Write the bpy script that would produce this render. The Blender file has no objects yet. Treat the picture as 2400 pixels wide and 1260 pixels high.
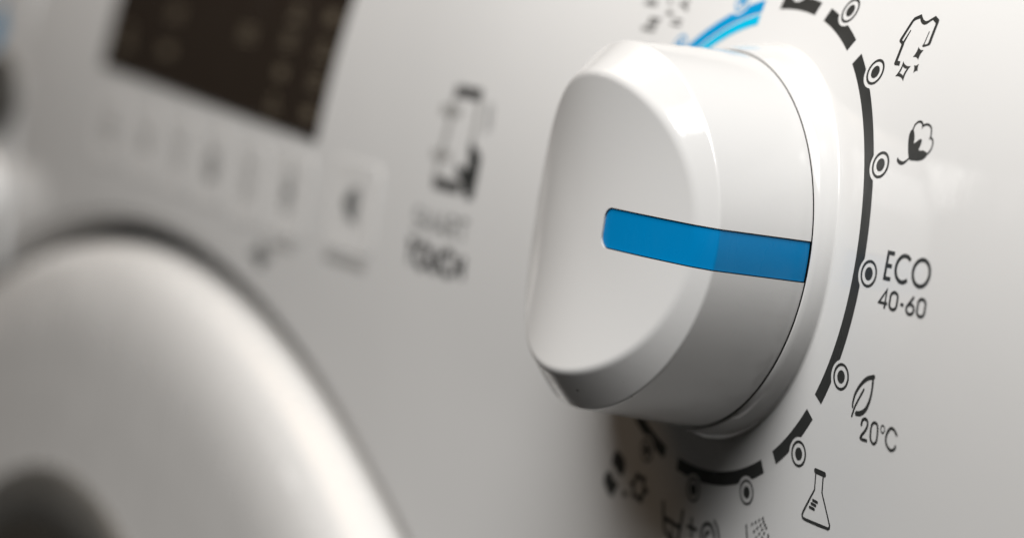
import bpy, bmesh, math, random
from mathutils import Vector, Matrix

# ------------------------------------------------------------------ camera, world, lamps, exposure
# All lengths below are millimetres in the frame of the dial: x to the right along the panel,
# y into the machine, z up; the dial centre stands 0.80 m above the floor.
scene = bpy.context.scene
col = scene.collection
MM = 0.001
Z0 = 0.80

def W(x, y, z):
    return Vector((x * MM, y * MM, z * MM + Z0))

cam_data = bpy.data.cameras.new("Camera")
cam = bpy.data.objects.new("Camera", cam_data)
col.objects.link(cam)
scene.camera = cam
yaw, pit, rol = 1.08995855, -0.0676282929, 0.165504236
fwd = Vector((-math.sin(yaw) * math.cos(pit), math.cos(yaw) * math.cos(pit), math.sin(pit)))
right0 = fwd.cross(Vector((0, 0, 1))).normalized()
up0 = right0.cross(fwd)
rgt = right0 * math.cos(rol) + up0 * math.sin(rol)
upv = -right0 * math.sin(rol) + up0 * math.cos(rol)
m = Matrix((rgt, upv, -fwd)).transposed().to_4x4()
m.translation = W(331.907, -208.379, 16.006)
cam.matrix_world = m
cam_data.sensor_width = 36.0
cam_data.lens = 36.0 * 5910.76 / 2400.0
cam_data.clip_start = 0.005
cam_data.clip_end = 50.0
cam_data.dof.use_dof = True
cam_data.dof.focus_distance = 0.362
cam_data.dof.aperture_fstop = 9.3
cam_data.dof.aperture_blades = 0

world = bpy.data.worlds.new("World")
scene.world = world
world.use_nodes = True
bg = world.node_tree.nodes["Background"]
bg.inputs[0].default_value = (1.0, 0.93, 0.85, 1)
bg.inputs[1].default_value = 0.012

def area_lamp(name, loc, target, sx, sy, watts, colour):
    d = bpy.data.lights.new(name, 'AREA')
    d.shape = 'RECTANGLE'
    d.size = sx
    d.size_y = sy
    d.energy = watts
    d.color = colour
    o = bpy.data.objects.new(name, d)
    col.objects.link(o)
    o.location = loc
    o.rotation_euler = (Vector(target) - Vector(loc)).to_track_quat('-Z', 'Y').to_euler()
    return o

key = area_lamp("softbox_lamp", W(255, -400, 640), W(40, 0, -20), 0.58, 0.54, 8.9, (1.0, 0.991, 0.975))
key.data.spread = math.radians(150)
# an added warm fill that brightens the left fascia; a small far window, seen as a sheen on the glossy fascia
area_lamp("warm_fill_lamp", W(-950, -560, 1250), W(-280, 0, 0), 0.9, 0.9, 4.8, (1.0, 0.70, 0.44))
area_lamp("window_lamp", (-2.03, -1.45, Z0 + 0.30), (0.04, 0.0, Z0), 0.13, 0.20, 0.30, (1.0, 0.98, 0.95))

scene.view_settings.view_transform = 'Standard'
scene.view_settings.look = 'None'
scene.view_settings.exposure = 0.0
scene.view_settings.gamma = 1.0
scene.view_settings.use_curve_mapping = False
scene.render.engine = 'CYCLES'
scene.cycles.use_denoising = True
scene.cycles.max_bounces = 8
scene.render.resolution_x = 1024
scene.render.resolution_y = 537

# ------------------------------------------------------------------ materials
def principled(name):
    mt = bpy.data.materials.new(name)
    mt.use_nodes = True
    nt = mt.node_tree
    return mt, nt, nt.nodes["Principled BSDF"]

def N(nt, kind, **kw):
    n = nt.nodes.new(kind)
    for k, v in kw.items():
        setattr(n, k, v)
    return n

def plastic(name, rgb, rough=0.25, specks=0.0, bump=0.02, spec=0.5, scale=1.0, coat=0.0):
    """moulded plastic: faint orange peel, uneven gloss, sparse dust specks"""
    mt, nt, b = principled(name)
    L = nt.links.new
    tc = N(nt, "ShaderNodeTexCoord")
    b.inputs["Specular IOR Level"].default_value = spec
    b.inputs["Coat Weight"].default_value = coat
    b.inputs["Coat Roughness"].default_value = 0.08
    n1 = N(nt, "ShaderNodeTexNoise")
    n1.inputs["Scale"].default_value = 60 * scale
    n1.inputs["Detail"].default_value = 5
    L(tc.outputs["Object"], n1.inputs["Vector"])
    mp = N(nt, "ShaderNodeMapping")                       # finger smears and wipe streaks, drawn out at a slant
    mp.inputs["Rotation"].default_value = (0.0, 0.6, 0.0)
    mp.inputs["Scale"].default_value = (1.0, 1.0, 0.28)
    L(tc.outputs["Object"], mp.inputs["Vector"])
    n3 = N(nt, "ShaderNodeTexNoise")
    n3.inputs["Scale"].default_value = 170 * scale
    n3.inputs["Detail"].default_value = 4
    n3.inputs["Distortion"].default_value = 0.8
    L(mp.outputs["Vector"], n3.inputs["Vector"])
    mul0 = N(nt, "ShaderNodeMath", operation='MULTIPLY')
    L(n1.outputs["Fac"], mul0.inputs[0])
    L(n3.outputs["Fac"], mul0.inputs[1])
    mr = N(nt, "ShaderNodeMapRange")
    mr.inputs["From Min"].default_value = 0.12
    mr.inputs["From Max"].default_value = 0.42
    mr.inputs["To Min"].default_value = rough * 0.55
    mr.inputs["To Max"].default_value = rough * 2.1
    L(mul0.outputs[0], mr.inputs["Value"])
    L(mr.outputs["Result"], b.inputs["Roughness"])
    n2 = N(nt, "ShaderNodeTexNoise")
    n2.inputs["Scale"].default_value = 900 * scale
    n2.inputs["Detail"].default_value = 2
    L(tc.outputs["Object"], n2.inputs["Vector"])
    n4 = N(nt, "ShaderNodeTexNoise")                      # slow ripple of the moulding
    n4.inputs["Scale"].default_value = 45 * scale
    n4.inputs["Detail"].default_value = 1
    L(tc.outputs["Object"], n4.inputs["Vector"])
    bp0 = N(nt, "ShaderNodeBump")
    bp0.inputs["Strength"].default_value = min(1.0, bump * 4)
    bp0.inputs["Distance"].default_value = 0.0008
    L(n4.outputs["Fac"], bp0.inputs["Height"])
    bp = N(nt, "ShaderNodeBump")
    L(bp0.outputs["Normal"], bp.inputs["Normal"])
    bp.inputs["Strength"].default_value = bump
    bp.inputs["Distance"].default_value = 0.0003
    L(n2.outputs["Fac"], bp.inputs["Height"])
    L(bp.outputs["Normal"], b.inputs["Normal"])
    if specks > 0:
        vo = N(nt, "ShaderNodeTexVoronoi")
        vo.inputs["Scale"].default_value = 230 * scale
        L(tc.outputs["Object"], vo.inputs["Vector"])
        sep = N(nt, "ShaderNodeSeparateColor")
        L(vo.outputs["Color"], sep.inputs["Color"])
        mul = N(nt, "ShaderNodeMath", operation='MULTIPLY')      # radius differs from speck to speck
        mul.inputs[1].default_value = 0.060
        L(sep.outputs["Green"], mul.inputs[0])
        lt = N(nt, "ShaderNodeMath", operation='LESS_THAN')
        L(vo.outputs["Distance"], lt.inputs[0])
        L(mul.outputs[0], lt.inputs[1])
        few = N(nt, "ShaderNodeMath", operation='LESS_THAN')
        few.inputs[1].default_value = specks
        L(sep.outputs["Red"], few.inputs[0])
        both = N(nt, "ShaderNodeMath", operation='MULTIPLY')
        L(lt.outputs[0], both.inputs[0])
        L(few.outputs[0], both.inputs[1])
        mix = N(nt, "ShaderNodeMix", data_type='RGBA')
        mix.inputs["A"].default_value = (*rgb, 1)
        mix.inputs["B"].default_value = (0.12, 0.10, 0.08, 1)
        L(both.outputs[0], mix.inputs["Factor"])
        L(mix.outputs["Result"], b.inputs["Base Color"])
    else:
        b.inputs["Base Color"].default_value = (*rgb, 1)
    return mt

M_PANEL = plastic("panel_white_plastic", (0.64, 0.637, 0.63), 0.09, specks=0.015)
M_KNOB = plastic("knob_white_plastic", (0.605, 0.60, 0.592), 0.11, specks=0.22)
M_DOOR = plastic("door_white_plastic", (0.64, 0.635, 0.625), 0.2)
M_BLUE = plastic("pointer_blue_plastic", (0.0, 0.18, 0.43), 0.25, bump=0.01, spec=0.3)
M_INK = plastic("charcoal_ink", (0.030, 0.031, 0.030), 0.35, bump=0.0, spec=0.28)
M_BLUEINK = plastic("blue_ink", (0.0, 0.235, 0.48), 0.35, bump=0.0, spec=0.08)
M_CYANINK = plastic("cyan_ink", (0.0, 0.37, 0.58), 0.35, bump=0.0, spec=0.08)
M_GREYINK = plastic("grey_ink", (0.15, 0.15, 0.147), 0.4, bump=0.0)
M_DIMINK = plastic("dim_ink", (0.07, 0.07, 0.068), 0.4, bump=0.0)
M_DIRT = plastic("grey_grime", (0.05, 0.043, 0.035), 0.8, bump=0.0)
M_PALEINK = plastic("pale_grey_ink", (0.31, 0.305, 0.295), 0.4, bump=0.0)
M_KEY = plastic("touch_key_plastic", (0.66, 0.655, 0.645), 0.2)
M_SCREEN = plastic("smoked_display_glass", (0.026, 0.019, 0.014), 0.14, bump=0.0)
M_LEGEND = plastic("display_legend_ink", (0.115, 0.094, 0.066), 0.3, bump=0.0)
M_DARK = plastic("gap_shade_and_rubber", (0.02, 0.019, 0.018), 0.6)  # painted shade inside the gaps; also the rubber of the feet
M_GLASS = plastic("dark_porthole_glass", (0.045, 0.041, 0.035), 0.15, bump=0.0)
M_TRIM = plastic("grey_trim_plastic", (0.10, 0.097, 0.09), 0.3)  # also colours the painted shade of the drawer's finger recess
M_STEEL = plastic("white_enamel", (0.75, 0.75, 0.74), 0.3)

# ------------------------------------------------------------------ object helpers
WORLD_AT = {}

def thing(name, at):
    o = bpy.data.objects.new(name, None)
    col.objects.link(o)
    o.empty_display_size = 0.05
    o.location = at
    WORLD_AT[o.name] = Vector(at)
    return o

def part(name, verts, faces, mat, parent, label=None, smooth=True, mats=None, fmat=None, recalc=True, sharp=None):
    """verts in mm; the object's origin is put at the middle of its box"""
    P = [W(*v) for v in verts]
    lo = Vector([min(p[i] for p in P) for i in range(3)])
    hi = Vector([max(p[i] for p in P) for i in range(3)])
    c = (lo + hi) / 2
    me = bpy.data.meshes.new(name)
    me.from_pydata([p - c for p in P], [], faces)
    for mm_ in (mats or [mat]):
        me.materials.append(mm_)
    if fmat:
        for i, k in enumerate(fmat):
            me.polygons[i].material_index = k
    if recalc or sharp:
        bm = bmesh.new()
        bm.from_mesh(me)
        if recalc:
            bmesh.ops.recalc_face_normals(bm, faces=bm.faces)
        if sharp:
            for e in bm.edges:
                if len(e.link_faces) == 2 and e.calc_face_angle() > math.radians(sharp):
                    e.smooth = False
        bm.to_mesh(me)
        bm.free()
    for pl in me.polygons:
        pl.use_smooth = smooth
    me.update()
    o = bpy.data.objects.new(name, me)
    col.objects.link(o)
    o.parent = parent
    o.location = c - WORLD_AT[parent.name]
    WORLD_AT[o.name] = c
    if label:
        o["label"] = label
    return o

def smoothstep(a, b, x):
    t = max(0.0, min(1.0, (x - a) / (b - a)))
    return t * t * (3 - 2 * t)

# ------------------------------------------------------------------ the curved fascia
def S(x, z):
    """depth of the fascia surface (mm): it bows back towards its top edge"""
    t = max(0.0, min(1.0, (-38 - x) / 85))
    w = 1 - 0.5 * t * t * (3 - 2 * t)                # flatter towards the display
    if z < -45:
        return w * (3.523 - 0.0939 * (z + 45))
    if z > 45:
        d = z - 45
        return w * (9.171 + 0.4704 * d + 0.0060 * d * d)
    return w * (3.1343e-3 * z * z + 3.0988e-5 * z ** 3)

def on_panel(x, z, off):
    e = 0.05
    s = (S(x, z + e) - S(x, z - e)) / (2 * e)
    k = 1 / math.sqrt(1 + s * s)
    return (x, S(x, z) - off * k, z + off * s * k)

DCX, DCZ, DR = -262.0, -372.0, 344.0          # door opening in the fascia

def low_edge(x):
    d = DR * DR - (x - DCX) ** 2
    z = DCZ + math.sqrt(d) if d > 0 else -300
    return max(z, -170.0)

machine = thing("washing_machine", (-0.19, 0.30, 0.0))
machine["label"] = "white washing machine seen close up at its knob, display and round door"
machine["category"] = "washing machine"
DIG = """{"shirt_fill":[[[32.22,29.53],[32.48,29.32],[33.66,29.31],[33.49,29.94],[32.77,29.97],[32.66,32.29],[32.54,32.75],[32.84,34.62],[32.65,34.69],[32.02,32.48],[32.1,32.16]]],"shirt_rib":[[[32.23,32.36],[31.29,32.77],[31.14,33.08],[31.89,35.97],[32.19,36.55],[33.53,37.11],[33.91,36.78],[34.53,36.34],[35.18,36.13],[35.7,36.22],[36.97,37.03],[38.19,36.49],[38.29,36.17],[38.72,32.93],[38.59,32.69],[37.38,32.35],[37.01,32.46]],[[32.54,32.75],[31.78,33.03],[31.75,33.16],[32.43,35.96],[32.75,36.21],[33.58,36.48],[34.04,36.04],[34.56,35.74],[35.15,35.59],[35.67,35.69],[36.72,36.41],[37.73,35.95],[37.82,35.64],[38.1,33.08],[38.05,32.84],[37.36,32.69],[37.15,32.79]]],"shirt_line":[[[[37.28,32.61],[37.2,34.61]],[0.18,0.18]]],"star_a":[[36.3,32.33],[37.8,31.91],[37.46,30.43],[35.98,30.77]],"star_b":[[38.05,29.88],[38.43,28.86],[37.56,28.5],[37.07,29.59]],"star_c":[[34.18,30.03],[36.37,29.42],[35.95,27.17],[33.69,27.71]],"star_ci":[[34.54,29.28],[35.76,28.99],[35.48,27.9],[34.34,28.21]],"cotton_fill":[[[42.29,20.61],[42.74,20.14],[43.11,19.54],[43.37,18.61],[43.8,18.9],[44.24,19.26],[44.76,19.47],[45.0,19.2],[45.01,18.76],[44.84,17.86],[45.18,17.8],[45.96,17.9],[46.64,17.78],[47.17,17.52],[46.84,16.92],[46.28,16.58],[45.45,16.37],[43.83,16.27],[43.26,16.37],[42.67,17.27],[42.22,18.18],[41.89,19.04],[41.7,19.73],[41.75,20.24],[42.0,20.55]]],"cotton":[[[[43.24,16.53],[42.77,16.07],[42.28,15.77],[41.79,15.69],[41.26,15.79],[40.86,15.98],[40.69,16.21]],[0.2,0.33,0.45,0.53,0.54,0.47,0.28]],[[[42.22,20.63],[42.29,21.18],[42.68,21.63],[43.16,21.8],[43.68,21.72],[44.11,21.34],[44.15,20.93]],[0.28,0.28,0.3,0.31,0.34,0.34,0.16]],[[[44.17,21.22],[44.55,21.45],[45.11,21.56],[45.68,21.45],[46.24,21.09],[46.55,20.49],[46.69,19.93],[46.57,19.6]],[0.31,0.31,0.31,0.31,0.28,0.28,0.28,0.16]],[[[46.65,19.8],[47.14,19.66],[47.52,19.31],[47.68,18.57],[47.53,18.06],[47.12,17.51]],[0.28,0.28,0.28,0.28,0.28,0.28]]],"leaf":[[[[40.41,-19.34],[40.39,-18.57],[40.82,-17.23],[41.82,-15.9],[43.11,-14.85],[44.7,-14.31]],[0.31,0.34,0.39,0.46,0.56,0.56]],[[[44.59,-14.44],[44.63,-15.78],[44.48,-17.15],[44.04,-18.38],[43.38,-19.32],[42.4,-19.89],[41.46,-20.07]],[0.43,0.38,0.41,0.48,0.57,0.67,0.62]],[[[40.43,-20.65],[40.94,-19.25],[41.71,-17.94],[42.68,-16.46]],[0.3,0.3,0.3,0.3]]],"c20":[[[[42.96,-21.38],[43.13,-20.72],[43.66,-20.42],[44.28,-20.59],[44.43,-21.19],[44.09,-21.93],[43.02,-23.25],[44.54,-23.36]],[0.36,0.36,0.36,0.36,0.36,0.36,0.36,0.36]],[[[46.0,-20.51],[46.65,-20.62],[46.89,-21.1],[46.99,-22.23],[46.85,-23.02],[46.34,-23.45],[45.73,-23.24],[45.38,-22.64],[45.35,-21.49],[45.49,-20.89],[46.0,-20.51]],[0.33,0.33,0.33,0.33,0.33,0.33,0.33,0.33,0.33,0.33,0.33]],[[[48.55,-20.95],[48.55,-21.15],[48.49,-21.34],[48.36,-21.48],[48.2,-21.55],[48.02,-21.54],[47.86,-21.46],[47.74,-21.31],[47.67,-21.12],[47.67,-20.92],[47.73,-20.73],[47.86,-20.59],[48.02,-20.52],[48.2,-20.53],[48.36,-20.61],[48.48,-20.76],[48.55,-20.95]],[0.17,0.17,0.17,0.17,0.17,0.17,0.17,0.17,0.17,0.17,0.17,0.17,0.17,0.17,0.17,0.17,0.17]],[[[51.46,-21.21],[50.83,-20.67],[50.11,-20.52],[49.51,-20.93],[49.09,-21.81],[49.11,-22.57],[49.56,-23.15],[50.19,-23.49],[50.75,-23.48],[51.26,-23.18],[51.44,-22.82]],[0.35,0.35,0.35,0.35,0.35,0.35,0.35,0.35,0.35,0.35,0.35]]],"flask":[[[[32.75,-30.07],[35.06,-30.16]],[0.69,0.69]],[[[32.84,-30.35],[32.89,-32.8],[31.66,-34.68],[30.4,-36.67],[30.27,-37.1],[30.47,-37.46],[31.03,-37.57],[34.08,-37.61],[37.09,-37.61],[37.41,-37.41],[37.45,-37.04],[36.15,-34.94],[34.84,-32.87],[34.78,-30.34]],[0.24,0.24,0.3,0.33,0.33,0.36,0.4,0.42,0.4,0.33,0.29,0.27,0.27,0.24]],[[[32.74,-34.4],[33.83,-34.49]],[0.38,0.38]],[[[32.39,-34.95],[33.47,-35.04]],[0.38,0.38]],[[[32.05,-35.56],[33.18,-35.64]],[0.38,0.38]]],"spray":[[[[15.66,-41.99],[16.17,-43.87],[16.95,-46.15],[17.97,-46.31],[20.96,-46.24],[21.92,-45.77],[21.87,-43.35],[21.84,-42.02]],[0.33,0.33,0.33,0.33,0.33,0.33,0.33,0.33]],[[[17.19,-41.6],[17.33,-41.34]],[0.3,0.3]],[[[18.12,-41.09],[18.26,-40.83]],[0.3,0.3]],[[[19.02,-40.62],[19.16,-40.36]],[0.3,0.3]],[[[19.94,-40.11],[20.08,-39.85]],[0.3,0.3]],[[[20.25,-40.56],[20.39,-40.3]],[0.3,0.3]],[[[20.67,-40.95],[20.81,-40.69]],[0.3,0.3]],[[[21.1,-41.3],[21.24,-41.04]],[0.3,0.3]],[[[19.49,-41.21],[19.63,-40.95]],[0.3,0.3]],[[[18.67,-41.87],[18.81,-41.61]],[0.3,0.3]],[[[17.88,-42.55],[18.02,-42.29]],[0.3,0.3]],[[[20.03,-41.76],[20.17,-41.51]],[0.3,0.3]],[[[20.65,-42.2],[20.79,-41.94]],[0.3,0.3]],[[[19.37,-42.57],[19.51,-42.31]],[0.3,0.3]],[[[20.16,-42.98],[20.29,-42.72]],[0.3,0.3]],[[[18.6,-43.34],[18.73,-43.08]],[0.3,0.3]]],"basin":[[[[-9.07,-43.91],[-8.58,-46.18],[-7.96,-48.12],[-7.39,-48.43],[-5.63,-49.23],[-3.83,-48.98],[-3.59,-48.06],[-3.27,-46.61],[-2.91,-43.96]],[0.51,0.51,0.51,0.51,0.51,0.51,0.51,0.51,0.51]],[[[-8.29,-46.34],[-6.68,-46.36],[-5.11,-46.65],[-3.43,-46.65]],[0.56,0.56,0.56,0.56]],[[[-5.9,-47.82],[-5.65,-49.14]],[0.49,0.49]],[[[-0.09,-44.52],[0.26,-47.34]],[0.44,0.44]],[[[-1.15,-45.96],[1.55,-45.93]],[0.49,0.49]],[[[3.24,-47.15],[3.12,-46.08],[3.31,-45.27],[3.84,-44.65],[4.58,-44.27],[5.63,-44.32],[6.55,-45.03],[7.08,-46.17],[6.76,-47.08],[5.75,-47.65]],[0.48,0.48,0.48,0.48,0.48,0.48,0.48,0.48,0.48,0.48]],[[[5.28,-45.49],[4.67,-45.72],[4.3,-46.31],[4.37,-47.14],[5.04,-47.31]],[0.5,0.5,0.5,0.5,0.5]],[[[6.6,-43.43],[7.53,-44.22],[8.21,-45.4],[8.46,-46.34]],[0.39,0.39,0.39,0.39]]],"mix_fill":[[[-25.42,-38.62],[-23.97,-39.1],[-22.69,-39.71],[-22.23,-40.76],[-22.65,-42.29],[-23.55,-42.77],[-24.61,-42.32],[-25.93,-41.53],[-26.77,-41.22],[-26.42,-39.79]],[[-27.72,-42.68],[-26.3,-42.86],[-25.75,-43.72],[-24.12,-44.05],[-24.19,-44.74],[-25.04,-45.5],[-25.44,-46.56],[-26.62,-46.62],[-28.01,-45.56],[-28.96,-44.79],[-28.59,-43.44]]],"mix":[[[[-15.53,-42.88],[-15.55,-43.55],[-15.83,-44.18],[-16.33,-44.67],[-16.98,-44.95],[-17.67,-44.97],[-18.31,-44.72],[-18.78,-44.25],[-19.03,-43.63],[-19.01,-42.95],[-18.72,-42.32],[-18.21,-41.83],[-17.56,-41.56],[-16.87,-41.54],[-16.24,-41.79],[-15.77,-42.26],[-15.53,-42.88]],[0.54,0.54,0.54,0.54,0.54,0.54,0.54,0.54,0.54,0.54,0.54,0.54,0.54,0.54,0.54,0.54,0.54]],[[[-18.14,-41.53],[-17.77,-41.46]],[0.83,0.83]],[[[-16.12,-41.68],[-15.75,-41.6]],[0.82,0.82]],[[[-15.16,-43.37],[-14.8,-43.29]],[0.82,0.82]],[[[-16.57,-45.1],[-16.2,-45.02]],[0.82,0.82]],[[[-18.83,-44.78],[-18.46,-44.7]],[0.83,0.83]],[[[-19.58,-43.22],[-19.21,-43.14]],[0.83,0.83]],[[[-21.93,-45.31],[-21.17,-45.19]],[0.71,0.71]]],"haze_text":[[[[-33.5,32.94],[-30.61,32.78]],[0.37,0.37]],[[[-33.68,32.12],[-30.51,31.97]],[0.42,0.42]],[[[-37.73,36.04],[-36.88,35.77]],[0.56,0.56]],[[[-36.3,33.98],[-35.04,33.88]],[0.74,0.74]],[[[-32.39,36.28],[-31.29,36.17]],[0.55,0.55]],[[[-31.44,35.07],[-30.63,34.8]],[0.55,0.55]],[[[-33.58,35.68],[-31.65,35.3]],[0.56,0.56]],[[[-45.01,35.32],[-41.39,35.16]],[0.57,0.57]],[[[-44.71,35.65],[-41.52,35.64]],[0.47,0.47]],[[[-41.09,32.64],[-37.75,32.57]],[0.56,0.56]],[[[-41.02,31.85],[-38.11,31.77]],[0.56,0.56]],[[[-42.21,30.92],[-38.15,30.74]],[0.66,0.66]]],"phone":[[[[-102.38,15.2],[-92.88,15.12]],[1.73,1.73]],[[[-103.03,13.73],[-103.19,7.64],[-104.24,3.5],[-105.34,-1.64]],[0.99,0.99,0.99,0.99]],[[[-92.39,14.56],[-91.96,10.94],[-91.88,6.33]],[0.89,0.89,0.89]],[[[-88.26,13.56],[-87.05,8.57]],[0.48,0.48]],[[[-86.52,13.7],[-85.54,9.2]],[0.36,0.36]],[[[-104.7,-2.75],[-94.62,-2.77]],[1.82,1.82]],[[[-107.02,11.21],[-99.98,11.11]],[2.08,2.08]],[[[-107.53,2.52],[-100.91,2.65]],[1.92,1.92]]],"hand":[[[-92.96,6.23],[-89.17,5.27],[-87.07,3.84],[-87.1,0.26],[-87.75,-4.2],[-90.63,-4.52],[-93.47,-1.72],[-96.98,0.55],[-96.99,1.54],[-91.88,1.07]]],"legend":[[-190.2,26.4],[-170.1,26.0],[-191.3,19.8],[-170.5,19.2],[-191.9,12.6],[-171.3,12.0],[-193.2,5.6],[-171.8,5.0],[-269.1,22.4],[-303.0,14.7],[-269.7,13.0],[-217.3,19.9]]}"""
import json
DIG = json.loads(DIG)

def build_panel():
    xs = [-475 + 3.0 * i for i in range(202)]                 # -475 .. 128
    zt = 72.0
    nz = 90
    verts, faces = [], []
    rows = nz + 1 + 6
    for x in xs:
        zl = low_edge(x)
        # direction away from the door centre at the lower edge, for the rolled lip
        dx, dz = x - DCX, zl - DCZ
        L = math.hypot(dx, dz)
        dx, dz = dx / L, dz / L
        for k, (inn, dep) in enumerate(((3.0, 34.0), (3.0, 8.0), (2.8, 2.6), (2.1, 1.1), (1.1, 0.3), (0.4, 0.05))):
            verts.append((x - dx * inn, S(x, zl) + dep, zl - dz * inn))
        for j in range(nz + 1):
            z = zl + (zt - zl) * j / nz
            verts.append((x, S(x, z), z))
    for i in range(len(xs) - 1):
        for j in range(rows - 1):
            a = i * rows + j
            faces.append((a, a + rows, a + rows + 1, a + 1))
    # right edge and top edge rolled back
    n = len(verts)
    last = (len(xs) - 1) * rows
    for j in range(rows):
        v = verts[last + j]
        verts.append((v[0] + 2.0, v[1] + 2.5, v[2]))
    for j in range(rows):
        v = verts[last + j]
        verts.append((v[0] + 2.4, v[1] + 40, v[2]))
    for j in range(rows - 1):
        faces.append((last + j, n + j, n + j + 1, last + j + 1))
        faces.append((n + j, n + rows + j, n + rows + j + 1, n + j + 1))
    n = len(verts)
    for i in range(len(xs)):
        v = verts[i * rows + rows - 1]
        verts.append((v[0], v[1] + 5, v[2] + 2.5))
    for i in range(len(xs)):
        v = verts[i * rows + rows - 1]
        verts.append((v[0], v[1] + 60, v[2] + 6))
    for i in range(len(xs) - 1):
        a = i * rows + rows - 1
        faces.append((a, a + rows, n + i + 1, n + i))
        faces.append((n + i, n + i + 1, n + len(xs) + i + 1, n + len(xs) + i))
    return part("control_panel", verts, faces, M_PANEL, machine,
                label="white curved fascia with printed dial marks")

panel = build_panel()

# ------------------------------------------------------------------ printed marks (flat ink on the fascia)
class Ink:
    """2-D shapes in panel coordinates, laid on the fascia as a film 0.05 mm proud"""
    def __init__(self):
        self.v, self.f = [], []
    def poly(self, pts):
        a = sum(p[0] * q[1] - q[0] * p[1] for p, q in zip(pts, pts[1:] + pts[:1]))
        if a < 0:
            pts = pts[::-1]
        n = len(self.v)
        self.v += pts
        self.f.append(tuple(range(n, n + len(pts))))
        return self
    def strip(self, A, B):
        n = len(self.v)
        for a, b in zip(A, B):
            self.v += [a, b]
        for i in range(len(A) - 1):
            k = n + 2 * i
            self.f.append((k, k + 1, k + 3, k + 2))
        return self
    def disc(self, x, z, r, r2=0.0, n=40):
        A = [(x + r * math.cos(2 * math.pi * i / n), z + r * math.sin(2 * math.pi * i / n)) for i in range(n + 1)]
        if r2:
            B = [(x + r2 * math.cos(2 * math.pi * i / n), z + r2 * math.sin(2 * math.pi * i / n)) for i in range(n + 1)]
            return self.strip(A, B)
        return self.poly(A[:-1])
    def stroke(self, pts, w, smooth=True, caps=True):
        if not isinstance(w, (list, tuple)):
            w = [w] * len(pts)
        pts = [tuple(p) for p in pts]
        closed = math.dist(pts[0], pts[-1]) < 1e-6 and len(pts) > 3
        if smooth and len(pts) > 3:
            P, Wd = [], []
            n = len(pts) - 1
            for i in range(n):
                p1, p2 = pts[i], pts[i + 1]
                p0 = pts[i - 1] if i > 0 else (pts[n - 1] if closed else (2 * p1[0] - p2[0], 2 * p1[1] - p2[1]))
                p3 = pts[i + 2] if i + 2 <= n else (pts[1] if closed else (2 * p2[0] - p1[0], 2 * p2[1] - p1[1]))
                for k in range(6):
                    t = k / 6
                    P.append(tuple(0.5 * ((2 * p1[c]) + (p2[c] - p0[c]) * t + (2 * p0[c] - 5 * p1[c] + 4 * p2[c] - p3[c]) * t * t
                             + (3 * p1[c] - p0[c] - 3 * p2[c] + p3[c]) * t ** 3) for c in (0, 1)))
                    Wd.append(w[i] + (w[i + 1] - w[i]) * t)
            P.append(pts[-1])
            Wd.append(w[-1])
            pts, w = P, Wd
        A, B = [], []
        n = len(pts)
        for i in range(n):
            if closed:
                a, b = pts[(i - 1) % (n - 1)], pts[(i + 1) % (n - 1)]
            else:
                a, b = pts[max(i - 1, 0)], pts[min(i + 1, n - 1)]
            k = 1.0
            if 0 < i < n - 1:
                u = Vector(pts[i]) - Vector(a)
                v = Vector(b) - Vector(pts[i])
                if u.length > 1e-9 and v.length > 1e-9:
                    u.normalize(); v.normalize()
                    t = u + v
                    if t.length > 0.3:
                        t.normalize()
                        k = min(1.8, 1 / max(0.35, t.dot(v)))
                    else:
                        t = v
                else:
                    t = Vector((1, 0))
            else:
                t = Vector(b) - Vector(a)
                t.normalize()
            nx, nz = -t.y * w[i] / 2 * k, t.x * w[i] / 2 * k
            A.append((pts[i][0] + nx, pts[i][1] + nz))
            B.append((pts[i][0] - nx, pts[i][1] - nz))
        self.strip(A, B)
        if caps and not closed:
            for end in (0, n - 1):
                p = pts[end]
                q = pts[1] if end == 0 else pts[n - 2]
                ang = math.atan2(p[1] - q[1], p[0] - q[0])
                r = w[end] / 2
                arc = [(p[0] + r * math.cos(ang - math.pi / 2 + math.pi * i / 8), p[1] + r * math.sin(ang - math.pi / 2 + math.pi * i / 8)) for i in range(9)]
                self.poly(arc)
        return self
    def lay(self, name, mat, off=0.05, parent=None, label=None, surf=None):
        surf = surf or on_panel
        vv = [surf(x, z, off) for x, z in self.v]
        o = part(name, vv, self.f, mat, parent or panel, label=label, smooth=True, recalc=False)
        me = o.data
        bm = bmesh.new()
        bm.from_mesh(me)
        for f in bm.faces:
            f.normal_update()
            if f.normal.y > 0:
                f.normal_flip()
        bmesh.ops.triangulate(bm, faces=[f for f in bm.faces if len(f.verts) > 4])
        bm.to_mesh(me)
        bm.free()
        return o

def dial_arc(a0, a1, dots, mat, ri=36.3, ro=38.4, label=None):
    A, B = [], []
    n = max(4, int(abs(a1 - a0) / 0.3))
    for i in range(n + 1):
        a = a0 + (a1 - a0) * i / n
        r = ro
        for d in dots:
            s = 40 * math.sin(math.radians(a - d))
            if abs(s) < 2.5 and abs(a - d) < 10:
                r = min(r, 40 * math.cos(math.radians(a - d)) - math.sqrt(2.5 ** 2 - s * s))
        c, s = math.cos(math.radians(a)), math.sin(math.radians(a))
        A.append((ri * c, ri * s))
        B.append((r * c, r * s))
    Ink().strip(A, B).lay("dial_arc", mat, label=label)

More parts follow.
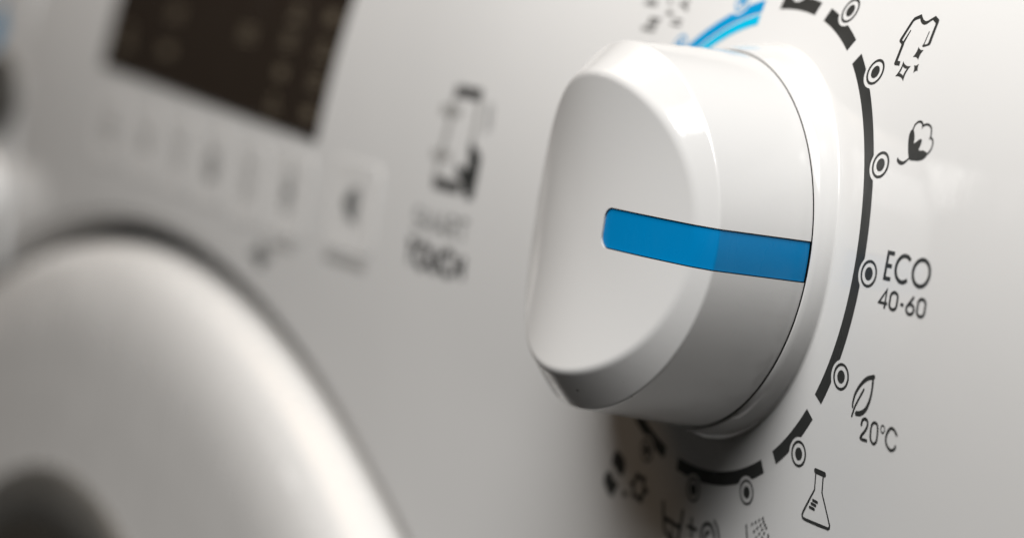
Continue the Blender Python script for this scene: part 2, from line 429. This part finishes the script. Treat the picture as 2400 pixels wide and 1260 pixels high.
STEP = 22.5
DOTS = [STEP * k for k in range(-7, 9)]
OFFA = -0.55
for a0, a1, mat, lab in ((-32.1, 52.5, M_INK, "longest charcoal arc beside the knob's pointer"),
                         (57.7, 74.0, M_INK, None), (79.0, 95.3, M_INK, None),
                         (-54.6, -36.7, M_INK, None), (-99.0, -59.9, M_INK, None), (-122.0, -105.3, M_INK, None),
                         (-167.0, -127.0, M_INK, None),
                         (102.7, 163.0, M_BLUEINK, "blue arc above the knob")):
    dial_arc(a0, a1, [d + OFFA for d in DOTS], mat, label=lab)
dial_arc(102.7, 163.0, [], M_CYANINK, 34.2, 35.95, "thin light blue arc under the blue arc")
for d in DOTS:
    if d in (180.0, -157.5):
        continue
    a = math.radians(d + OFFA)
    x, z = 40 * math.cos(a), 40 * math.sin(a)
    blue = 100 < d < 165
    Ink().disc(x, z, 1.95, 1.57).disc(x, z, 0.93).lay("programme_marker", M_BLUEINK if blue else M_INK)

def digi(name):
    return DIG[name]

def strokes(ink, name, smooth=True, k=1.0):
    for pts, w in digi(name):
        ink.stroke(pts, [q * k for q in w], smooth)
    return ink

def star(tips, q=0.5):
    c = (sum(t[0] for t in tips) / 4, sum(t[1] for t in tips) / 4)
    out = []
    for i in range(4):
        a, b = tips[i], tips[(i + 1) % 4]
        mx, mz = (a[0] + b[0]) / 2, (a[1] + b[1]) / 2
        ctl = (mx + (c[0] - mx) * q, mz + (c[1] - mz) * q)
        for k in range(6):
            t = k / 6
            out.append(tuple((1 - t) ** 2 * a[j] + 2 * t * (1 - t) * ctl[j] + t * t * b[j] for j in (0, 1)))
    return out

ink = Ink()
for p_ in digi("shirt_fill"):
    ink.poly([tuple(q) for q in p_])
ink.strip([tuple(q) for q in digi("shirt_rib")[0]], [tuple(q) for q in digi("shirt_rib")[1]])
strokes(ink, "shirt_line")
ink.poly(star(digi("star_a"))).poly(star(digi("star_b")))
so, si = star(digi("star_c")), star(digi("star_ci"), 0.35)
ink.strip(so + so[:1], si + si[:1])
ink.lay("shirt_symbol", M_INK, label="printed T-shirt with sparkles")

ink = Ink()
for p_ in digi("cotton_fill"):
    ink.poly([tuple(q) for q in p_])
strokes(ink, "cotton").lay("cotton_symbol", M_INK, label="printed cotton boll")
strokes(Ink(), "leaf", True, 1.1).lay("leaf_symbol", M_INK, label="printed leaf")
strokes(Ink(), "c20", True, 1.18).lay("temperature_text", M_INK, label="printed 20°C")
strokes(Ink(), "flask", False, 1.12).lay("flask_symbol", M_INK, label="printed laboratory flask")
strokes(Ink(), "spray", False, 1.15).lay("spray_symbol", M_INK, label="printed rinse spray over a tub")
strokes(Ink(), "basin", True, 1.35).lay("tub_and_spiral_symbol", M_INK, label="printed tub plus spin spiral")
ink = Ink()
for p_ in digi("mix_fill"):
    ink.poly([tuple(q) for q in p_])
strokes(ink, "mix", True, 1.3).lay("leaf_and_sun_symbol", M_INK, label="blurred leaves and sun mark below the knob")
strokes(Ink(), "haze_text", False, 1.15).lay("programme_text", M_GREYINK, label="blurred grey marks above the knob")

# lettering drawn with strokes, each glyph in a box one unit high
def arc(cx, cz, rx, rz, a0, a1, n=14):
    return [(cx + rx * math.cos(math.radians(a0 + (a1 - a0) * i / n)), cz + rz * math.sin(math.radians(a0 + (a1 - a0) * i / n))) for i in range(n + 1)]
GLYPH = {
    "E": (0.50, [[(0.42, 0.95), (0.06, 0.95), (0.06, 0.05), (0.42, 0.05)], [(0.06, 0.5), (0.38, 0.5)]]),
    "C": (0.92, [arc(0.50, 0.5, 0.45, 0.46, 48, 312, 26)]),
    "O": (1.08, [arc(0.53, 0.5, 0.47, 0.46, 0, 360, 32)]),
    "4": (0.60, [[(0.58, 0.27), (0.05, 0.27), (0.44, 0.98), (0.44, 0.0)]]),
    "0": (0.60, [arc(0.29, 0.70, 0.23, 0.25, 0, 180, 10) + arc(0.29, 0.30, 0.23, 0.25, 180, 360, 10) + [(0.52, 0.70)]]),
    "-": (0.36, [[(0.08, 0.42), (0.28, 0.42)]]),
    "6": (0.60, [[(0.42, 0.97), (0.10, 0.42)], arc(0.29, 0.29, 0.235, 0.255, 0, 360, 24)]),
    "S": (0.62, [arc(0.30, 0.72, 0.22, 0.22, 40, 250, 12) + arc(0.30, 0.27, 0.24, 0.23, 80, -150, 12)]),
    "M": (0.90, [[(0.06, 0.04), (0.14, 0.95), (0.44, 0.25), (0.74, 0.95), (0.82, 0.04)]]),
    "A": (0.78, [[(0.04, 0.04), (0.37, 0.96), (0.70, 0.04)], [(0.17, 0.34), (0.57, 0.34)]]),
    "R": (0.66, [[(0.08, 0.04), (0.08, 0.95), (0.30, 0.95)], arc(0.30, 0.72, 0.22, 0.23, 90, -90, 10) + [(0.10, 0.49)], [(0.28, 0.48), (0.56, 0.04)]]),
    "T": (0.60, [[(0.03, 0.95), (0.57, 0.95)], [(0.30, 0.95), (0.30, 0.04)]]),
    "U": (0.76, [[(0.08, 0.96), (0.08, 0.36)] + arc(0.36, 0.34, 0.28, 0.29, 180, 360, 12) + [(0.64, 0.96)]]),
    "H": (0.78, [[(0.08, 0.96), (0.08, 0.04)], [(0.66, 0.96), (0.66, 0.04)], [(0.08, 0.5), (0.66, 0.5)]]),
}
def lettering(text, x0, x1, z0, z1, w, gap=0.08):
    total = sum(GLYPH[c][0] for c in text) + gap * (len(text) - 1)
    h = z1 - z0
    kx = (x1 - x0) / total
    ink = Ink()
    x = x0
    for c in text:
        adv, ss = GLYPH[c]
        for s in ss:
            ink.stroke([(x + q[0] * kx, z0 + q[1] * h) for q in s], w, False, caps=False)
        x += (adv + gap) * kx
    return ink

lettering("ECO", 43.55, 54.25, -0.65, 3.35, 0.56, 0.07).lay("eco_text", M_INK, label="printed ECO")
lettering("40-60", 43.3, 54.5, -4.62, -1.95, 0.43, 0.06).lay("range_text", M_INK, label="printed 40-60")

ink = Ink()
for k, (pts, w) in enumerate(digi("phone")):
    if k in (1, 2, 6, 7):
        ink.stroke(pts, [q * (1.9 if k < 3 else 1.0) for q in w], False)
ink.lay("phone_outline", M_PALEINK, 0.04)
ink = Ink()
for k, (pts, w) in enumerate(digi("phone")):
    if k not in (1, 2, 6, 7):
        ink.stroke(pts, [q * 1.35 for q in w], False)
ink.lay("phone_symbol", M_DIMINK, label="blurred phone outline right of the display")
ink = Ink()
for p_ in digi("hand"):
    ink.poly([tuple(q) for q in p_])
ink.lay("hand_symbol", M_INK, 0.09, label="blurred dark hand over the phone outline")
lettering("SMART", -112.0, -88.0, -12.6, -8.2, 0.75).lay("smart_text", M_GREYINK, label="printed SMART in thin grey letters")
lettering("TOUCH", -113.2, -87.4, -19.5, -14.8, 1.45).lay("touch_text", M_INK, label="printed TOUCH in bold letters")

# ------------------------------------------------------------------ display window
def rounded(x0, x1, z0, z1, r, n=6):
    out = []
    for cx, cz, a in ((x1 - r, z1 - r, 0), (x0 + r, z1 - r, 90), (x0 + r, z0 + r, 180), (x1 - r, z0 + r, 270)):
        for i in range(n + 1):
            t = math.radians(a + 90 * i / n)
            out.append((cx + r * math.cos(t), cz + r * math.sin(t)))
    return out

def plate(name, outline, mat, thick, parent, label=None, edge=0.25, dip=0.0):
    """a thin solid plate following the fascia, with a bevelled rim"""
    c = (sum(p[0] for p in outline) / len(outline), sum(p[1] for p in outline) / len(outline))
    verts, faces = [], []
    n = len(outline)
    def ring(k, off):
        for x, z in outline:
            d = Vector((c[0] - x, c[1] - z))
            L = d.length
            verts.append(on_panel(x + d.x / L * k, z + d.y / L * k, off))
    ring(0, -0.6)
    ring(0, thick - edge)
    ring(edge, thick)
    inner = 8
    for j in range(1, inner + 1):
        for x, z in outline:
            t = j / inner * 0.995
            d = Vector((c[0] - x, c[1] - z))
            L = d.length
            bx, bz = x + d.x / L * edge, z + d.y / L * edge
            verts.append(on_panel(bx + (c[0] - bx) * t, bz + (c[1] - bz) * t, thick - dip * smoothstep(0, 0.5, t)))
    for r in range(inner + 2):
        for i in range(n):
            a, b = r * n + i, r * n + (i + 1) % n
            faces.append((a, b, b + n, a + n))
    faces.append(tuple(range((inner + 2) * n, (inner + 3) * n)))
    return part(name, verts, faces, mat, parent, label=label, sharp=35)

def grid_plate(name, x0, x1, z0, z1, mat, thick, parent, label=None, edge=0.4, nx=24, nz=24, skew=lambda x, z: (x, z)):
    """a rectangular window pane bowed with the fascia, its rim bevelled"""
    xs = [x0, x0 + 0.001] + [x0 + edge + (x1 - x0 - 2 * edge) * i / nx for i in range(nx + 1)] + [x1 - 0.001, x1]
    zs = [z0, z0 + 0.001] + [z0 + edge + (z1 - z0 - 2 * edge) * i / nz for i in range(nz + 1)] + [z1 - 0.001, z1]
    verts, faces = [], []
    for i, x in enumerate(xs):
        for j, z in enumerate(zs):
            rim = min(i, j, len(xs) - 1 - i, len(zs) - 1 - j)
            verts.append(on_panel(*skew(x, z), -0.6 if rim == 0 else (thick - edge if rim == 1 else thick)))
    nz_ = len(zs)
    for i in range(len(xs) - 1):
        for j in range(nz_ - 1):
            a = i * nz_ + j
            faces.append((a, a + nz_, a + nz_ + 1, a + 1))
    return part(name, verts, faces, mat, parent, label=label, sharp=35)

screen = grid_plate("display_screen", -319.5, -165.8, -0.6, 46.0, M_SCREEN, 0.5, machine, skew=lambda x, z: (x + 0.117 * (z - 0.8), z - (x + 166.2) * 0.0415),
                    label="dark smoked rectangular display")
for i, (x, z) in enumerate(DIG["legend"]):
    w_ = 3.6 if i < 8 else 5.5
    ink = Ink()
    if i % 3 == 0:
        ink.disc(x, z, w_ * 0.6, w_ * 0.3)
        ink.stroke([(x - w_, z - w_ * 0.5), (x + w_, z - w_ * 0.5)], 0.8)
    elif i % 3 == 1:
        ink.poly(rounded(x - w_ * 0.8, x + w_ * 0.8, z - 1.4, z + 1.4, 0.5))
    else:
        for k in range(3):
            ink.stroke([(x - w_ * 0.8, z - 1.4 + 1.4 * k), (x + w_ * 0.8, z - 1.4 + 1.4 * k)], 0.8)
    ink.lay("indicator_legend", M_LEGEND, 0.56, parent=screen)

# ------------------------------------------------------------------ touch keys under the display
KEYS = [(-143.0, -11.3, 13.2), (-177.5, -12.6, 11.8), (-202.5, -12.6, 11.0), (-226.5, -11.2, 11.0), (-251.0, -10.8, 11.0), (-276.0, -10.2, 11.0), (-306.0, -9.2, 13.0)]
for i, (x, z, hw) in enumerate(KEYS):
    k = plate("touch_key", rounded(x - hw, x + hw, z - 10.0, z + 8.8, 3.0), M_KEY, 0.20, machine, dip=0.12, edge=0.15,
              label=["touch key with a dark start and pause mark", "second touch key left of the phone outline",
                     "third touch key left of the phone outline", "middle touch key under the display",
                     "fifth touch key left of the phone outline", "sixth touch key left of the phone outline",
                     "leftmost touch key under the display"][i])
    ink = Ink()
    if i == 0:
        ink.poly([(x - 3.6, z), (x - 0.2, z - 3.4), (x - 0.2, z + 3.4)])
        ink.stroke([(x + 1.0, z - 3.2), (x + 1.0, z + 3.2)], 1.1)
        ink.stroke([(x + 3.1, z - 3.2), (x + 3.1, z + 3.2)], 1.1)
        mt = M_INK
    elif i == 1:
        ink.stroke([(x - 1.5, z - 4), (x - 1.5, z + 4)], 1.0).stroke([(x + 1.5, z - 4), (x + 1.5, z + 4)], 1.0)
        ink.stroke([(x - 1.5, z), (x + 1.5, z)], 1.8)
        mt = M_GREYINK
    elif i == 3:
        ink.disc(x, z, 3.2, 1.5).stroke([(x - 3, z - 3.4), (x + 3, z - 3.4)], 0.9)
        mt = M_GREYINK
    elif i in (2, 4):
        ink.stroke([(x - 1.6, z - 4.5), (x - 1.6, z + 4.5)], 0.9).stroke([(x + 1.6, z - 4.5), (x + 1.6, z + 4.5)], 0.9)
        mt = M_PALEINK
    elif i == 5:
        ink.disc(x, z, 2.8, 1.2)
        mt = M_PALEINK
    else:
        ink.stroke([(x - 5, z - 3), (x + 5, z - 3)], 1.2).stroke([(x - 5, z), (x + 5, z)], 1.2).disc(x, z + 3, 1.5)
        mt = M_PALEINK
    ink.lay("key_symbol", mt, 0.26, parent=k)
Ink().stroke([(-153.0, -23.4), (-133.0, -23.4)], 1.7).lay("key_caption", M_PALEINK)
Ink().stroke([(-184.0, -24.6), (-172.0, -24.6)], 1.5).lay("key_caption", M_PALEINK)
Ink().disc(-189.5, -28.2, 3.0, 1.0).stroke([(-195, -28.2), (-184, -28.2)], 1.6).lay("key_caption", M_GREYINK)

# ------------------------------------------------------------------ programme knob
KCX, KCZ, TAU = 0.0, -0.703, 0.011
ct, st_ = math.cos(TAU), math.sin(TAU)
def K(x, h, z):
    return (KCX + x, -h * ct - z * st_, KCZ + z * ct - h * st_)
R_SEAM, H_SEAM = 29.113, 3.026
R_B = 28.05
HB0, AB = 21.371, 3.323
RF0, RF1 = 25.3, 22.626
HF0, AF = 26.519, 6.20
DISH = 1.5                       # the front is hollowed a little from top to bottom
SLOT_W, SLOT_X, SLOT_R, SLOT_ZC = 3.05, 6.3, 1.7, 0.1
def hb(t): return HB0 - (AB + (0.9 if math.cos(t) < 0 else 0.0)) * math.cos(t) ** 2
def rf(t): return (RF0 if math.cos(t) > 0 else RF0 - 0.4) * math.cos(t) ** 2 + RF1 * math.sin(t) ** 2
def af(t): return AF + (0.6 if math.cos(t) < 0 else 0.0)      # the far side of the face falls away a little more
def hf(t): return HF0 - af(t) * math.cos(t) ** 2
def face_h(x, z):
    r = math.hypot(x, z)
    t = math.atan2(z, x)
    s = r / rf(t)
    return HF0 - af(t) * (s * math.cos(t)) ** 2 - DISH * (1 - s * s)
def lerp2(a, b, t): return (a[0] + (b[0] - a[0]) * t, a[1] + (b[1] - a[1]) * t)
def profile(t):
    """(radius, height) from the seam up over the body edge to the rim of the front face"""
    A = (R_SEAM, H_SEAM)
    B = (R_B, hb(t))
    C = (rf(t), hf(t))
    slope = 2 * (af(t) * math.cos(t) ** 2 - DISH) / rf(t)              # fall of the face towards its rim
    D = (C[0] - 3.0, C[1] + 3.0 * slope)
    out = [(A[0] - 0.9, A[1] - 0.10), (A[0] - 0.12, A[1] - 0.08), (A[0] - 0.03, A[1] + 0.02)]
    def toward(p, q, d):
        L = math.hypot(q[0] - p[0], q[1] - p[1])
        return (p[0] + (q[0] - p[0]) * d / L, p[1] + (q[1] - p[1]) * d / L)
    def fillet(P, Q, R, d, n=7):
        a, b = toward(Q, P, d), toward(Q, R, d)
        return [tuple((1 - k / n) ** 2 * a[j] + 2 * (k / n) * (1 - k / n) * Q[j] + (k / n) ** 2 * b[j] for j in (0, 1)) for k in range(n + 1)]
    for k in (0.03, 0.15, 0.3, 0.45, 0.6, 0.75, 0.88):
        out.append(lerp2(A, B, k))
    out.append(toward(B, A, 0.55))
    out += fillet(A, B, C, 0.4)
    out.append(toward(B, C, 0.5))
    out += [lerp2(B, C, 0.4), lerp2(B, C, 0.6)]
    out.append(toward(C, B, 1.05))
    out += fillet(B, C, D, 0.8)
    out.append(toward(C, D, 1.05))
    return out
NPROF = len(profile(0.3))
NCOL = 300

def body_cols(row):
    """angles for one profile row, from the slot's upper edge round to its lower edge"""
    tu, tl = 0.1, -0.1
    for _ in range(6):
        tu = math.asin((SLOT_W + SLOT_ZC) / profile(tu)[row][0])
        tl = math.asin((-SLOT_W + SLOT_ZC) / profile(tl)[row][0])
    return [tu + (2 * math.pi + tl - tu) * i / NCOL for i in range(NCOL + 1)]

def slot_end(n):
    up, lo = SLOT_ZC + SLOT_W, SLOT_ZC - SLOT_W
    pts = []
    for i in range(9):
        a = math.radians(90 + 90 * i / 8)
        pts.append((SLOT_X + SLOT_R + SLOT_R * math.cos(a), up - SLOT_R + SLOT_R * math.sin(a)))
    for i in range(9):
        a = math.radians(180 + 90 * i / 8)
        pts.append((SLOT_X + SLOT_R + SLOT_R * math.cos(a), lo + SLOT_R + SLOT_R * math.sin(a)))
    seg = [0]
    for a, b in zip(pts, pts[1:]):
        seg.append(seg[-1] + math.dist(a, b))
    out = []
    for i in range(n + 1):
        s = seg[-1] * i / n
        k = 0
        while k < len(seg) - 2 and seg[k + 1] < s:
            k += 1
        t = (s - seg[k]) / (seg[k + 1] - seg[k])
        out.append(lerp2(pts[k], pts[k + 1], min(1, t)))
    return out

def build_knob():
    rows = []
    for r in range(NPROF):
        row = []
        for t in body_cols(r):
            rad, h = profile(t)[r]
            row.append((rad * math.cos(t), h, rad * math.sin(t)))
        rows.append(row)
    rim = rows[-1]
    end = slot_end(NCOL)
    nf = 34
    for j in range(1, nf + 1):
        t = j / nf
        row = []
        for i in range(NCOL + 1):
            x = rim[i][0] + (end[i][0] - rim[i][0]) * t
            z = rim[i][2] + (end[i][1] - rim[i][2]) * t
            row.append((x, face_h(x, z), z))
        rows.append(row)
    verts, faces = [], []
    nc = NCOL + 1
    for row in rows:
        verts += [K(*p) for p in row]
    for r in range(len(rows) - 1):
        for i in range(NCOL):
            a = r * nc + i
            faces.append((a, a + 1, a + nc + 1, a + nc))
    # slot walls
    border = [r * nc for r in range(len(rows))] + [(len(rows) - 1) * nc + i for i in range(1, nc)] + [r * nc + NCOL for r in range(len(rows) - 2, -1, -1)]
    loc = [rows[r][0] for r in range(len(rows))] + [rows[-1][i] for i in range(1, nc)] + [rows[r][NCOL] for r in range(len(rows) - 2, -1, -1)]
    n0 = len(verts)
    for (x, h, z) in loc:
        q = smoothstep(24.0, 28.0, x)
        d = Vector((-q - 0.25 * (1 - q), -(1 - q) - 0.05)).normalized() * 0.9
        # rounded arris: first a hair-line bevel, then the wall
        verts.append(K(x + d.x, h + d.y, z))
    for i in range(len(border) - 1):
        faces.append((border[i], border[i + 1], n0 + i + 1, n0 + i))
    return part("programme_knob", verts, faces, M_KNOB, machine, sharp=38,
                label="white round knob with blue pointer strip")

knob = build_knob()

def strip_mesh(name, w, inset, x_end, mat, label=None, low=0):
    ncol = 10
    xe = x_end
    verts, faces = [], []
    rows = []
    def off(p, d):
        return p
    for r in range(2 + low, NPROF):
        row = []
        for j in range(ncol + 1):
            zz = SLOT_ZC - w + 2 * w * j / ncol
            t = 0.0
            for _ in range(6):
                t = math.asin(zz / profile(t)[r][0])
            rad, h = profile(t)[r]
            pr = profile(t)
            a, b = pr[max(r - 1, 2)], pr[min(r + 1, NPROF - 1)]
            tx, th_ = b[0] - a[0], b[1] - a[1]
            L = math.hypot(tx, th_)
            nx, nh = th_ / L, -tx / L                  # outward normal in the radius-height plane
            rad2, h2 = rad - nx * inset, h - nh * inset
            row.append((rad2 * math.cos(t), h2, zz))
        rows.append(row)
    rim = rows[-1]
    nf = 40
    for k in range(1, nf + 1):
        row = []
        for j in range(ncol + 1):
            u = k / nf
            x = rim[j][0] + (xe - rim[j][0]) * (1 - (1 - u) ** 1.5)
            d = x - xe
            rr = SLOT_R
            ww = w if d > rr else w - rr + math.sqrt(max(0.0, rr * rr - (rr - d) ** 2))
            zz = SLOT_ZC + (-1 + 2 * j / ncol) * ww
            s = 2 * (AF - DISH) * x / (RF0 * RF0)
            q = 1 / math.sqrt(1 + s * s)
            row.append((x - inset * s * q, face_h(x, zz) - inset * q, zz))
        rows.append(row)
    nc = ncol + 1
    for row in rows:
        verts += [K(*p) for p in row]
    for r in range(len(rows) - 1):
        for i in range(ncol):
            a = r * nc + i
            faces.append((a, a + 1, a + nc + 1, a + nc))
    # side walls
    border = [r * nc for r in range(len(rows))] + [(len(rows) - 1) * nc + i for i in range(1, nc)] + [r * nc + ncol for r in range(len(rows) - 2, -1, -1)]
    locs = [rows[r][0] for r in range(len(rows))] + [rows[-1][i] for i in range(1, nc)] + [rows[r][ncol] for r in range(len(rows) - 2, -1, -1)]
    n0 = len(verts)
    for (x, h, z) in locs:
        q = smoothstep(24.0, 28.0, x)
        d = Vector((-q - 0.25 * (1 - q), -(1 - q) - 0.05)).normalized() * 0.5
        verts.append(K(x + d.x, h + d.y, z))
    for i in range(len(border) - 1):
        faces.append((border[i], border[i + 1], n0 + i + 1, n0 + i))
    return part(name, verts, faces, mat, knob, label=label, sharp=38)

strip_mesh("pointer_strip", SLOT_W - 0.18, 0.22, SLOT_X + 0.14, M_BLUE, "blue pointer strip let into the knob")
strip_mesh("slot_shade", SLOT_W + 0.05, 0.75, SLOT_X - 0.05, M_DARK)  # black sheet that paints the shade in the gap round the strip

# collar under the knob, with a dark hairline seam between the two
def build_collar():
    n = 200
    verts, faces = [], []
    nr = 0
    ring_defs = [("k", 28.0, 0.8), ("k", 29.13, 0.8), ("k", 29.14, 2.70), ("k", 29.20, 2.82), ("k", 29.36, 2.88), ("k", 29.58, 2.78),
                 ("m", 0.3), ("m", 0.6), ("m", 0.85), ("p", 30.62, 0.50), ("p", 30.66, 0.28), ("p", 30.76, 0.12), ("p", 30.95, 0.03), ("p", 31.3, -0.05)]
    top = [K(29.70 * math.cos(2 * math.pi * i / n), 2.60, 29.70 * math.sin(2 * math.pi * i / n)) for i in range(n)]
    bot = [on_panel(30.55 * math.cos(2 * math.pi * i / n), -0.3 + 30.55 * math.sin(2 * math.pi * i / n), 0.9) for i in range(n)]
    for d in ring_defs:
        for i in range(n):
            a = 2 * math.pi * i / n
            if d[0] == "k":
                verts.append(K(d[1] * math.cos(a), d[2] + 0.07 + 0.105 * math.sin(a), d[1] * math.sin(a)))
            elif d[0] == "m":
                verts.append(tuple(top[i][c] + (bot[i][c] - top[i][c]) * d[1] for c in range(3)))
            else:
                verts.append(on_panel(d[1] * math.cos(a), -0.3 + d[1] * math.sin(a), d[2]))
    for r in range(len(ring_defs) - 1):
        for i in range(n):
            a, b = r * n + i, r * n + (i + 1) % n
            faces.append((a, b, b + n, a + n))
    return part("knob_collar", verts, faces, M_KNOB, machine, sharp=50, label="white ring round the foot of the knob")
build_collar()
def ring_mesh(name, r0, r1, h, mat, parent):
    n = 120
    verts = [K(r * math.cos(2 * math.pi * i / n), h, r * math.sin(2 * math.pi * i / n)) for r in (r0, r1) for i in range(n)]
    faces = [(i, (i + 1) % n, n + (i + 1) % n, n + i) for i in range(n)]
    return part(name, verts, faces, mat, parent)
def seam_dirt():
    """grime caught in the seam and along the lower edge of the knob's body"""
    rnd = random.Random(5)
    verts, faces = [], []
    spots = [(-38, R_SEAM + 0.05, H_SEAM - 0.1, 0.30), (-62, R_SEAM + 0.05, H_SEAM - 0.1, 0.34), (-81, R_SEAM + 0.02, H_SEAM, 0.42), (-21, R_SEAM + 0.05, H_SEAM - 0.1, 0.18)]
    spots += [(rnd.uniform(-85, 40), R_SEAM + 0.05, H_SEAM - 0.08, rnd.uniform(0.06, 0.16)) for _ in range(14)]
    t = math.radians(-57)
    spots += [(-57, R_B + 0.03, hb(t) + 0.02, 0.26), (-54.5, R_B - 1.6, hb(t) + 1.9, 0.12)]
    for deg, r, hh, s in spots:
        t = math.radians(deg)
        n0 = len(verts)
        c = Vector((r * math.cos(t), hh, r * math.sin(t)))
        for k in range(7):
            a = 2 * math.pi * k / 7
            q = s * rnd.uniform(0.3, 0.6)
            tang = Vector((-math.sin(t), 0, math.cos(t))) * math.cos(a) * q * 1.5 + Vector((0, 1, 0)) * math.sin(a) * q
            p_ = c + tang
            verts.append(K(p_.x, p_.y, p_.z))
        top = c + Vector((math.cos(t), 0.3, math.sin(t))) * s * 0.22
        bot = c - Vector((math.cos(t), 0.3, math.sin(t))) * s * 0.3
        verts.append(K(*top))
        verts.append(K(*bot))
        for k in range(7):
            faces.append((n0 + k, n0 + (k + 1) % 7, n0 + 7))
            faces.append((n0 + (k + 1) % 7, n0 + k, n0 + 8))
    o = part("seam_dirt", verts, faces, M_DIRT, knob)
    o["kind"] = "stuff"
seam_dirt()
ring_mesh("seam_shade", 27.0, 29.2, 2.2, M_DARK, knob)  # dark filler ring, painted shade inside the knob's seam

# ------------------------------------------------------------------ door
def lathe(name, cx, cz, prof, mat, parent, a0=0, a1=360, n=220, label=None, sharp=50, base=0.0):
    verts, faces = [], []
    for r, h in prof:
        for i in range(n + 1):
            a = math.radians(a0 + (a1 - a0) * i / n)
            verts.append((cx + r * math.cos(a), base - h, cz + r * math.sin(a)))
    for k in range(len(prof) - 1):
        for i in range(n):
            a = k * (n + 1) + i
            faces.append((a, a + 1, a + n + 2, a + n + 1))
    return part(name, verts, faces, mat, parent, label=label, sharp=sharp)

def curve_prof(pts, n=8):
    out = []
    m_ = len(pts) - 1
    for i in range(m_):
        p1, p2 = pts[i], pts[i + 1]
        p0 = pts[i - 1] if i else p1
        p3 = pts[i + 2] if i + 2 <= m_ else p2
        for k in range(n):
            t = k / n
            out.append(tuple(0.5 * (2 * p1[c] + (p2[c] - p0[c]) * t + (2 * p0[c] - 5 * p1[c] + 4 * p2[c] - p3[c]) * t * t + (3 * p1[c] - p0[c] - 3 * p2[c] + p3[c]) * t ** 3) for c in (0, 1)))
    out.append(pts[-1])
    return out

door = lathe("door", DCX, DCZ - 2.5, curve_prof([(337, -30), (338.5, -7), (338.2, -2), (336.5, 3), (333, 7), (326, 9.6), (316, 10.6), (300, 10), (280, 9), (250, 8), (200, 7), (120, 6)]), M_DOOR, machine, base=4.0,
             label="round white door with a rolled rim")
lathe("door_gap_shade", DCX, DCZ, [(348, -20), (330, -20)], M_DARK, machine, label="dark ring painted as the shade in the gap round the door")  # flat dark ring standing in for shade in the gap
PX, PZ = -276.0, -245.0
lathe("porthole_ring", PX, PZ, curve_prof([(148, 2), (148, 5), (146, 7), (139, 7.5), (133, 6.2)]), M_TRIM, door)
lathe("porthole_glass", PX, PZ, curve_prof([(134, 6.2), (120, 7), (90, 8.5), (50, 9.5), (0.5, 10)]), M_GLASS, door)

# ------------------------------------------------------------------ detergent drawer at the far left
def ellipsoid(name, c, rad, mat, parent, label=None, n=40, m_=20):
    verts, faces = [], []
    for j in range(m_ + 1):
        b = math.pi * j / m_
        for i in range(n):
            a = 2 * math.pi * i / n
            verts.append((c[0] + rad[0] * math.sin(b) * math.cos(a), c[1] - rad[1] * math.sin(b) * math.sin(a), c[2] + rad[2] * math.cos(b)))
    for j in range(m_):
        for i in range(n):
            a, b = j * n + i, j * n + (i + 1) % n
            faces.append((a, b, b + n, a + n))
    return part(name, verts, faces, mat, parent, label=label)
drawer = plate("detergent_drawer", rounded(-470.0, -394.0, -62.0, 40.0, 8.0), M_PANEL, 2.0, machine, label="white detergent drawer front", edge=1.2)
ellipsoid("drawer_handle", (-414, -1, -40), (17, 15, 13), M_DOOR, drawer, label="rounded white drawer handle")
plate("recess_shade", [(-413 + 19 * math.cos(a * math.pi / 16), -9 + 13 * math.sin(a * math.pi / 16)) for a in range(32)], M_TRIM, 2.3, drawer, label="dark patch painted as the shade of a finger recess")  # flat plate; the hollow's shade is put into its dark colour
Ink().disc(-424, 10.5, 7.0, 3.0).stroke([(-433, 10), (-416, 10)], 3.0).lay("blue_mark", M_BLUEINK, 2.06, parent=drawer, label="blurred blue mark")

# ------------------------------------------------------------------ cabinet behind the fascia
def box(name, x0, x1, y0, y1, z0, z1, mat, parent, label=None, b=3.0):
    bm = bmesh.new()
    bmesh.ops.create_cube(bm, size=1.0)
    for v in bm.verts:
        v.co = Vector(((x0 + x1) / 2 + v.co.x * (x1 - x0), (y0 + y1) / 2 + v.co.y * (y1 - y0), (z0 + z1) / 2 + v.co.z * (z1 - z0)))
    bmesh.ops.bevel(bm, geom=bm.edges[:], offset=b, segments=3, affect='EDGES')
    vv = [tuple(v.co) for v in bm.verts]
    bm.verts.index_update()
    ff = [tuple(v.index for v in f.verts) for f in bm.faces]
    bm.free()
    return part(name, vv, ff, mat, parent, label=label, sharp=40)
box("cabinet", -477, 131, 46, 560, -790, 60, M_STEEL, machine, label="white steel cabinet behind the fascia")
box("worktop", -480, 134, 60, 575, 82, 104, M_STEEL, machine)
for x in (-450, 104):
    for y in (90, 530):
        box("foot", x - 20, x + 20, y - 20, y + 20, -800, -788, M_DARK, machine, b=4)
